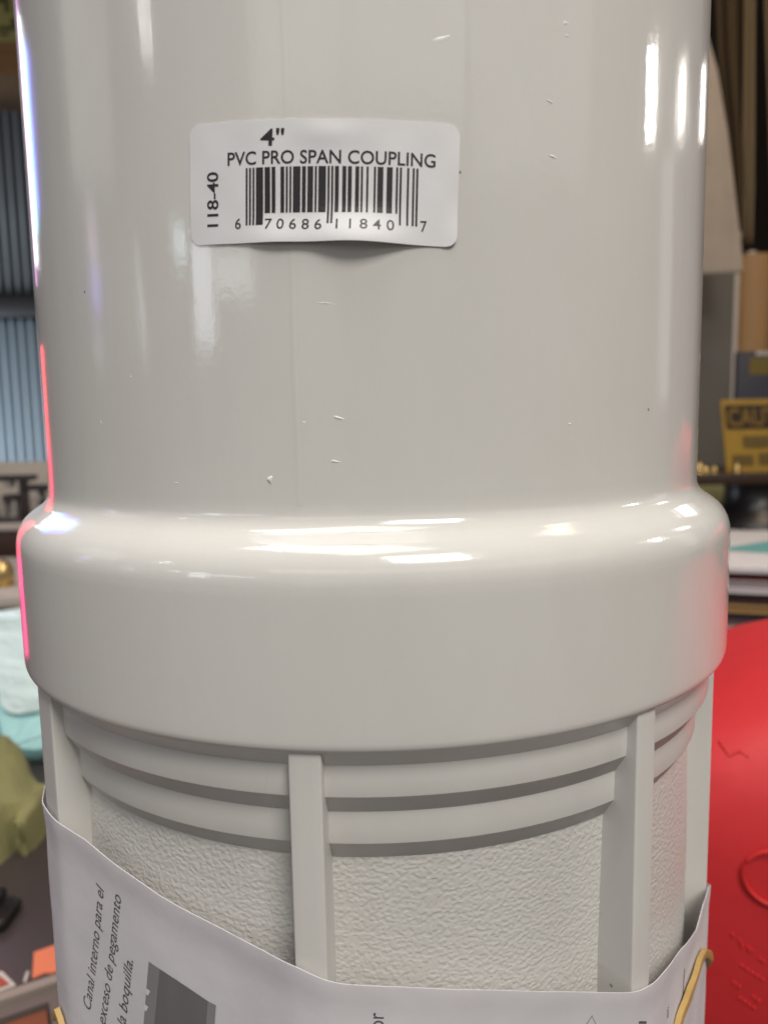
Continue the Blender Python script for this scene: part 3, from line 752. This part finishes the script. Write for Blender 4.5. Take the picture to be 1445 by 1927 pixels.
boxobj('body', (0, 0, hh * .35), (.018, .022, hh * .70), M_BLK, dk, bev=.004, seg=3); boxobj('lid', (-.004, .002, hh * .85), (.013, .016, hh * .28), M_BLK, dk, bev=.003, seg=3)
# framed terracotta panel
ic = ground(92, 1893, .006); il = ground(0, 1927 - 2, .006)
u = (il - ic); u.z = 0; u.normalize(); v = Vector((u.y, -u.x, 0)); v = v if v.y < 0 else -v
fr = thing('framed_panel', 'flat grey frame with a terracotta panel lying on the counter', 'framed panel', (ic.x, ic.y, 0))
M_FRG = mat('grey_brown_frame', (.155, .135, .12), .55, var=.15, vscale=40); M_LIP = mat('pale_frame_lip', (.33, .29, .25), .5, var=.1); M_TER = mat('terracotta', (.23, .072, .032), .7, var=.25, vscale=50, bump=.0004, bscale=120)
FWD = (ground(92, 1893, .006) - ground(86, 1868, .006)).length * .85
def bar2(name, o0, a, b, la, lb, z0, z1, m):
    vs = []
    for z in (z0, z1):
        for s, t in ((0, 0), (1, 0), (1, 1), (0, 1)): q = o0 + a * la * s + b * lb * t; vs.append((q.x, q.y, z))
    return raw(name, vs, [(3, 2, 1, 0), (4, 5, 6, 7), (0, 1, 5, 4), (1, 2, 6, 5), (2, 3, 7, 6), (3, 0, 4, 7)], m, fr)
Z3 = Vector((0, 0, 0)); LU, LV = .24, .13
bar2('panel', Z3 + u * .001 + v * .001, u, v, LU - .002, LV - .002, .0005, .0055, M_TER)
bar2('frame_side', Z3 - v * FWD - u * FWD, u, v, LU + 2 * FWD, FWD, 0, .0075, M_FRG)
bar2('frame_side', Z3 + v * LV - u * FWD, u, v, LU + 2 * FWD, FWD, 0, .0075, M_FRG)
bar2('frame_side', Z3 - u * FWD, u, v, FWD, LV, 0, .0075, M_FRG); bar2('frame_side', Z3 + u * LU, u, v, FWD, LV, 0, .0075, M_FRG)
bar2('frame_lip', Z3 - v * (FWD * 1.7) - u * FWD * 1.5, u, v, LU + 3 * FWD, FWD * .68, 0, .0095, M_LIP)

# ------------------------------------------------------------------ right side
M_RED = mat('red_plastic', (.60, .026, .032), .56, var=.08, vscale=25, bump=.0006, bscale=45)
# red jug: rounded body with sloping shoulder, cap and handle
jx, jy = .228, .108
jug = thing('red_jug', 'red plastic fuel jug with moulded circle and lettering right of the coupling', 'jug', (jx, jy, 0), rotz=math.radians(-24))
JW, JD, JH = .30, .17, .150
def jug_body():
    L = []
    def loop(w, d, z, rc=.045, n=9):
        o = []
        for cx, cy, a0 in ((1, 1, 0), (-1, 1, 90), (-1, -1, 180), (1, -1, 270)):
            for k in range(n + 1):
                a = math.radians(a0 + 90 * k / n); o.append((cx * (w / 2 - rc) + rc * math.cos(a), cy * (d / 2 - rc) + rc * math.sin(a), z))
        return o
    spec = [(.92, .002), (.985, .008), (1, .02), (1.0, .06), (.995, .078), (.985, .090), (.965, .100), (.93, .109), (.88, .117), (.80, .125), (.68, .132), (.5, .138), (.3, .142), (.12, .144)]
    for s, z in spec:
        L.append(loop(JW * s if s > .5 else JW * (s + .05), JD * s, z, .045 * min(1, s + .05) if s > .4 else .02 * s))
    N = len(L[0]); vs = [(v[0], v[1], v[2] if v[2] < .05 else .05 + (v[2] - .05) * (.93 + (v[0] + .1) * 1.9)) for l_ in L for v in l_]; fs = [tuple(range(N))[::-1], tuple((len(L) - 1) * N + k for k in range(N))]
    for i in range(len(L) - 1):
        for k in range(N): fs.append((i * N + k, i * N + (k + 1) % N, (i + 1) * N + (k + 1) % N, (i + 1) * N + k))
    return raw('body', vs, fs, M_RED, jug, angle=60)
jug_body()
lathe('neck', [(.001, .138), (.024, .138), (.024, .160), (.001, .160)], M_RED, jug, 40, origin=(.11, .0, 0))
lathe('cap', [(.001, .186), (.026, .186), (.029, .183), (.029, .162), (.026, .161), (.001, .161)], M_BLK, jug, 40, origin=(.11, .0, 0))
tube('handle', [(-.045, .01, .130), (-.042, .01, .175), (-.025, .01, .203), (.02, .01, .206), (.055, .01, .195), (.068, .01, .135)], .014, M_RED, jug, 12)
# raised ring and lettering on the front face
def face_pt(x, z, off=0.0):
    s = 1.0 if z < .06 else (.995 if z < .092 else .98); return (x, -JD / 2 * s - off, z)
M_EMB = mat('red_plastic_raised', (.66, .035, .035), .30, var=.06)
jm = jug.matrix_basis
def jug_local(px, py):           # pixel on the jug's front face
    d = pray(px, py); R = Matrix.Rotation(-jug.rotation_euler.z, 3, 'Z'); o = R @ (CAM - jug.location); dd = R @ d
    t = (-JD / 2 - o.y) / dd.y; q = o + dd * t; return q.x, q.z
cx, cz = jug_local(1462, 1655); ex, ez = jug_local(1395, 1655)
rr = abs(cx - ex) * .95
ringp = [(cx + rr * math.cos(a), -JD / 2 - .0002, cz + rr * .95 * math.sin(a)) for a in [2 * math.pi * i / 64 for i in range(65)]]
tube('raised_ring', ringp, .0006, M_EMB, jug, 6)
chk = [jug_local(1352, 1395), jug_local(1372, 1423), jug_local(1392, 1414), jug_local(1410, 1424)]
tube('raised_mark', [(x, -JD / 2 - .0001, z) for x, z in chk], .0005, M_EMB, jug, 6)
for (px0, py0, px1, py1) in ((1375, 1755, 1425, 1795), (1392, 1775, 1440, 1810), (1372, 1800, 1440, 1845), (1368, 1838, 1432, 1885), (1380, 1868, 1440, 1910)):
    a, b = jug_local(px0, py0), jug_local(px1, py1); n = 7
    for k in range(n):
        if random.random() < .25: continue
        x = a[0] + (b[0] - a[0]) * (k + .2) / n; x2 = a[0] + (b[0] - a[0]) * (k + .7) / n; z = a[1] + (b[1] - a[1]) * (k + .4) / n; 
        if z < .004: continue
        tube('raised_mark', [(x, -JD / 2 - .0001, z), (x2, -JD / 2 - .0001, z - .0006)], .0004, M_EMB, jug, 5)

# stack of booklets behind the jug
M_P = [mat('booklet_paper_%d' % i, c, .6, var=.12, vscale=40) for i, c in enumerate(((.62, .58, .58), (.22, .045, .045), (.50, .44, .45), (.10, .055, .05), (.42, .26, .10), (.060, .040, .055), (.55, .50, .50), (.16, .08, .06)))]
def booklet(c, w, d, h, rot, body, cover, label, edge=None):
    o = thing('booklet', label, 'booklet', c, 'booklets stacked behind the red jug', rotz=rot)
    boxobj('pages', (0, .002, h / 2), (w - .004, d - .004, h * .72), body, o); boxobj('cover', (0, 0, h * .93), (w, d, h * .12), cover, o); boxobj('cover', (0, 0, h * .07), (w, d, h * .12), cover, o)
    return o
yk = .58; nearc = at(1372, 1062, yk)
ztop = nearc.z
layers = [(.016, 0, 3, 'brown-edged booklet at the bottom of the stack behind the jug'), (.012, 6, 7, 'white-edged booklet second from the bottom of the stack'), (.012, 5, 5, 'dark purple booklet in the middle of the stack'),
          (.010, 4, 4, 'tan-edged booklet just under the dark brown one'), (.016, 3, 3, 'dark brown booklet below the pale ones in the stack'), (.018, 2, 0, 'thick pale booklet under the dark red one'), (.010, 1, 1, 'thin dark red booklet second from the top of the stack')]
tot = sum(l_[0] for l_ in layers) + .008; kx = ztop / tot; z = 0
for i, (h, bi, ci, lab) in enumerate(layers):
    h *= kx; booklet((nearc.x + .10 + random.uniform(-.006, .006), yk + .09 + random.uniform(-.006, .006), z), .36, .24, h * .985, math.radians(-18 + random.uniform(-2.5, 2.5)), M_P[bi], M_P[ci], lab); z += h
top_ = thing('booklet', 'white booklet with a teal shape on its cover, topmost of the stack', 'booklet', (nearc.x + .10, yk + .085, z), 'booklets stacked behind the red jug', rotz=math.radians(-18))
hb = .008 * kx; boxobj('pages', (0, 0, hb / 2), (.36, .25, hb), M_P[0], top_, bev=.0008)
M_TEAL = mat('teal_print', (.13, .36, .35), .5, var=.08)
raw('teal_shape', [(-.075, -.03, hb + .0004), (.17, -.085, hb + .0004), (.17, .10, hb + .0004), (.03, .085, hb + .0004)], [(0, 1, 2, 3)], M_TEAL, top_)

# low riser: dark board on flared foot, pale block beside it, yellow caution sign
M_DKW = mat('dark_stained_wood', (.050, .030, .020), .4, var=.3, vscale=25, stretch=(.3, 5, 5)); M_PALE = mat('pale_green_paint', (.50, .50, .26), .6, var=.1, vscale=15)
YR = 1.28
zs0, zs1 = at(1400, 912, YR).z, at(1400, 890, YR).z; xr = at(1440, 900, YR).x
riser = thing('display_riser', 'dark wooden display board on a flared foot, right background', 'display riser', (xr, YR + .11, 0))
boxobj('board', (0, 0, (zs0 + zs1) / 2), (.42, .22, zs1 - zs0), M_DKW, riser, bev=.003)
fx = at(1470, 960, YR).x - xr; rf = fx - (at(1408, 960, YR).x - xr)
lathe('foot', [(.001, 0), (rf * 1.6, 0), (rf * 1.55, zs0 * .12), (rf * 1.25, zs0 * .30), (rf * 1.05, zs0 * .5), (rf, zs0 * .75), (rf * 1.02, zs0 - .0005), (.001, zs0 - .0005)], M_BLK, riser, 48, origin=(fx, -.02, 0))
pb = thing('pale_green_block', 'pale yellow-green block standing under the display board', 'block', (at(1352, 960, YR + .16).x, YR + .33, 0))
boxobj('block', (0, 0, (zs0 * .985) / 2), (.22, .10, zs0 * .985), M_PALE, pb, bev=.004)
M_YEL = mat('aged_yellow_board', (.36, .215, .030), .5, var=.25, vscale=30); M_SBLK = mat('sign_black', (.030, .016, .010), .5, var=.2); M_SBRN = mat('faded_sign_print', (.13, .085, .018), .6, var=.2)
sgn = thing('caution_sign', 'yellow caution sign with a black heading band standing on the display board', 'sign', (xr, YR + .02, zs1))
a0, a1 = at(1356, 752, YR + .02), at(1368, 889, YR + .02); SW = .172; hS = a0.z - zs1
xl = a1.x - xr
def sbox(name, x0, x1, zA, zB, yoff, th, m):
    lean = (a0.x - a1.x) / hS * .9
    vs = []
    for y in (yoff - th, yoff):
        for x, z in ((x0, zA), (x1, zA), (x1, zB), (x0, zB)): vs.append((xl + x + lean * z, y + .03 * z, z))
    return raw(name, vs, [(0, 1, 2, 3), (7, 6, 5, 4), (0, 4, 5, 1), (1, 5, 6, 2), (2, 6, 7, 3), (3, 7, 4, 0)], m, sgn)
sbox('board', 0, SW, 0, hS, .006, .006, M_YEL)
sbox('heading_band', .006, SW - .006, hS * .60, hS * .925, -.0005, .0012, M_SBLK)
for x0, x1, q0, q1 in ((.035, .085, .34, .50), (.012, .052, .10, .24), (.062, .10, .10, .26), (.098, .15, .34, .50), (.112, .16, .10, .25)): sbox('print_block', x0, x1, hS * q0, hS * q1, -.0005, .0010, M_SBRN)
vs, fs = text_mesh('CAUTION', .02); x0 = min(v.x for v in vs); x1 = max(v.x for v in vs); yt = max(v.y for v in vs)
lean = (a0.x - a1.x) / hS * .9
tv = []
for v in vs:
    zz = hS * (.645 + .235 * v.y / yt); xx = .010 + (v.x - x0) / (x1 - x0) * (SW - .020); tv.append((xl + xx + lean * zz, -.0022 + .03 * zz, zz))
raw('heading_text', tv, fs, mat('faded_yellow_letters', (.22, .125, .020), .5, var=.2), sgn)
# brass bells scattered on the board
def bell(px, py, k, label, Y):
    p = at(px, py, Y); t = thing('brass_bell', label, 'brass bell', (p.x, Y, zs1 + .0005), 'little brass bells on the display board')
    r = .0085 * k
    lathe('cup', [(.0003, r * 1.9), (r * .55, r * 1.75), (r * .85, r * 1.3), (r, r * .8), (r * .95, r * .35), (r * 1.15, 0), (.0003, 0)], M_BRASS, t, 24)
    lathe('crown', [(.0003, r * 2.3), (r * .22, r * 2.2), (r * .25, r * 1.95), (.0003, r * 1.85)], M_BRASS, t, 12)
bell(1316, 880, 1.2, 'brass bell nearest the coupling edge on the display board', YR + .012)
bell(1328, 893, .8, 'small brass bell second from the coupling on the board', YR + .008)
bell(1343, 893, .8, 'small brass bell just left of the caution sign', YR + .010)
bell(1386, 893, 1.0, 'brass bell standing before the lower left corner of the caution sign', YR + .006)

# grey cabinet with a white edge, cartons and paper roll
M_CAB = mat('grey_cabinet', (.155, .145, .130), .5, var=.1, vscale=8); M_EDGE = mat('white_trim', (.52, .47, .43), .5, var=.05)
YC = 1.86
x1 = at(1381, 720, YC).x; zc0 = at(1380, 430, YC).z
cabn = thing('grey_cabinet', 'grey cabinet with a white front edge, right background', 'cabinet', (x1 - .25, YC + .18, 0))
boxobj('carcass', (0, 0, zc0 / 2), (.50, .34, zc0), M_CAB, cabn, bev=.003); boxobj('edge_trim', (.2535, -.165, zc0 / 2), (.012, .012, zc0 - .01), M_EDGE, cabn, bev=.001)
M_NAVY = mat('navy_card', (.040, .040, .060), .55, var=.2); M_OLV = mat('mustard_print', (.17, .125, .030), .6, var=.25)
xc = at(1391, 700, YC - .02).x; zc1 = at(1400, 660, YC - .02).z
car = thing('navy_carton', 'navy and mustard carton standing upright behind the caution sign', 'carton', (xc + .15, YC + .10, 0))
boxobj('box', (0, 0, zc1 / 2), (.30, .22, zc1), M_NAVY, car, bev=.003)
zz0, zz1 = at(1400, 705, YC - .02).z, at(1400, 672, YC - .02).z
boxobj('print_band', (.01, -.1105, (zz0 + zz1) / 2), (.26, .001, zz1 - zz0), M_OLV, car); boxobj('lid_edge', (.02, -.1105, zc1 - .006), (.25, .001, .010), M_EDGE, car)
M_TAN = mat('tan_kraft', (.37, .215, .095), .6, var=.18, vscale=20, stretch=(2, 2, .2))
rl = thing('kraft_roll', 'tan kraft paper roll standing on the navy carton', 'paper roll', (at(1432, 560, YC).x, YC + .06, zc1))
rk = at(1432, 560, YC).x - at(1393, 560, YC).x; hk = at(1420, 474, YC).z - zc1
lathe('roll', [(.012, 0), (rk, 0), (rk, hk), (.012, hk)], M_TAN, rl, 64, closed=True); lathe('core', [(.008, .002), (.0118, .002), (.0118, hk + .014), (.008, hk + .014)], M_EDGE, rl, 24, closed=True)

# hanging cloths
M_SHIRT = mat('off_white_cloth', (.34, .285, .235), .85, var=.10, vscale=14, bump=.004, bscale=18)
M_BRC = [mat('brown_cloth_%d' % i, c, .9, var=.3, vscale=12, bump=.004, bscale=25, stretch=(1, 1, .25)) for i, c in enumerate(((.075, .048, .024), (.16, .115, .065), (.045, .028, .016)))]
def drape(name, outline, Y, amp, m, label, freq=9.0, th=.004):
    """hanging cloth: (py, px left, px right) rows on plane Y, folded in depth"""
    rows = []; nx, sub = 40, 5; seed = outline[0][1]
    for (ya_, l0, r0), (yb_, l1, r1) in zip(outline, outline[1:]):
        for k in range(sub):
            t = k / sub; rows.append((ya_ + (yb_ - ya_) * t, l0 + (l1 - l0) * t, r0 + (r1 - r0) * t))
    rows.append(outline[-1]); vs, fs = [], []
    for j, (py, l0, r0) in enumerate(rows):
        for i in range(nx + 1):
            u = i / nx; p = at(l0 + (r0 - l0) * u, py, Y); t = j / len(rows)
            p.y += amp * (math.sin(u * freq + seed + 1.5 * t) * (.35 + t) + .5 * math.sin(u * freq * 2.3 + 2 * t + seed))
            vs.append(p)
    K = nx + 1
    for j in range(len(rows) - 1):
        for i in range(nx): fs.append((j * K + i, j * K + i + 1, (j + 1) * K + i + 1, (j + 1) * K + i))
    o = raw(name, vs, fs, m, None, smooth=True); md = o.modifiers.new('thickness', 'SOLIDIFY'); md.thickness = th
    return tag(o, label, 'cloth')
drape('hanging_shirt', [(-260, 1150, 1300), (60, 1130, 1332), (130, 1110, 1350), (250, 1100, 1368), (400, 1100, 1384), (470, 1100, 1390), (516, 1100, 1391)], 1.66, .012, M_SHIRT, 'off-white cloth hanging in front of the grey cabinet')
drape('hanging_cloth', [(-260, 1330, 1405), (100, 1345, 1412), (300, 1368, 1412), (470, 1385, 1402)], 2.02, .02, M_BRC[0], 'narrow dark brown cloth hanging behind the off-white one', 14)
drape('hanging_strap', [(-260, 1400, 1424), (60, 1398, 1420), (250, 1396, 1420), (350, 1402, 1417), (462, 1402, 1412)], 1.98, .008, M_BRC[1], 'lighter brown strap hanging above the kraft roll', 7)
drape('hanging_cloth', [(-260, 1424, 1560), (100, 1432, 1570), (300, 1438, 1580), (430, 1444, 1580)], 2.00, .02, M_BRC[1], 'tan-brown cloth hanging at the right picture edge', 10)
bw = thing('back_wall', 'dark brown panelled wall behind the hanging cloths', 'wall', (1.3, 2.35, 0))
boxobj('panelling', (0, 0, .9), (2.2, .04, 3.6), mat('dark_brown_wall', (.038, .022, .013), .7, var=.3, vscale=8), bw)
tube('rail', [(-1.0, -.35, 1.55), (1.0, -.35, 1.55)], .012, M_IRON, bw, 10)
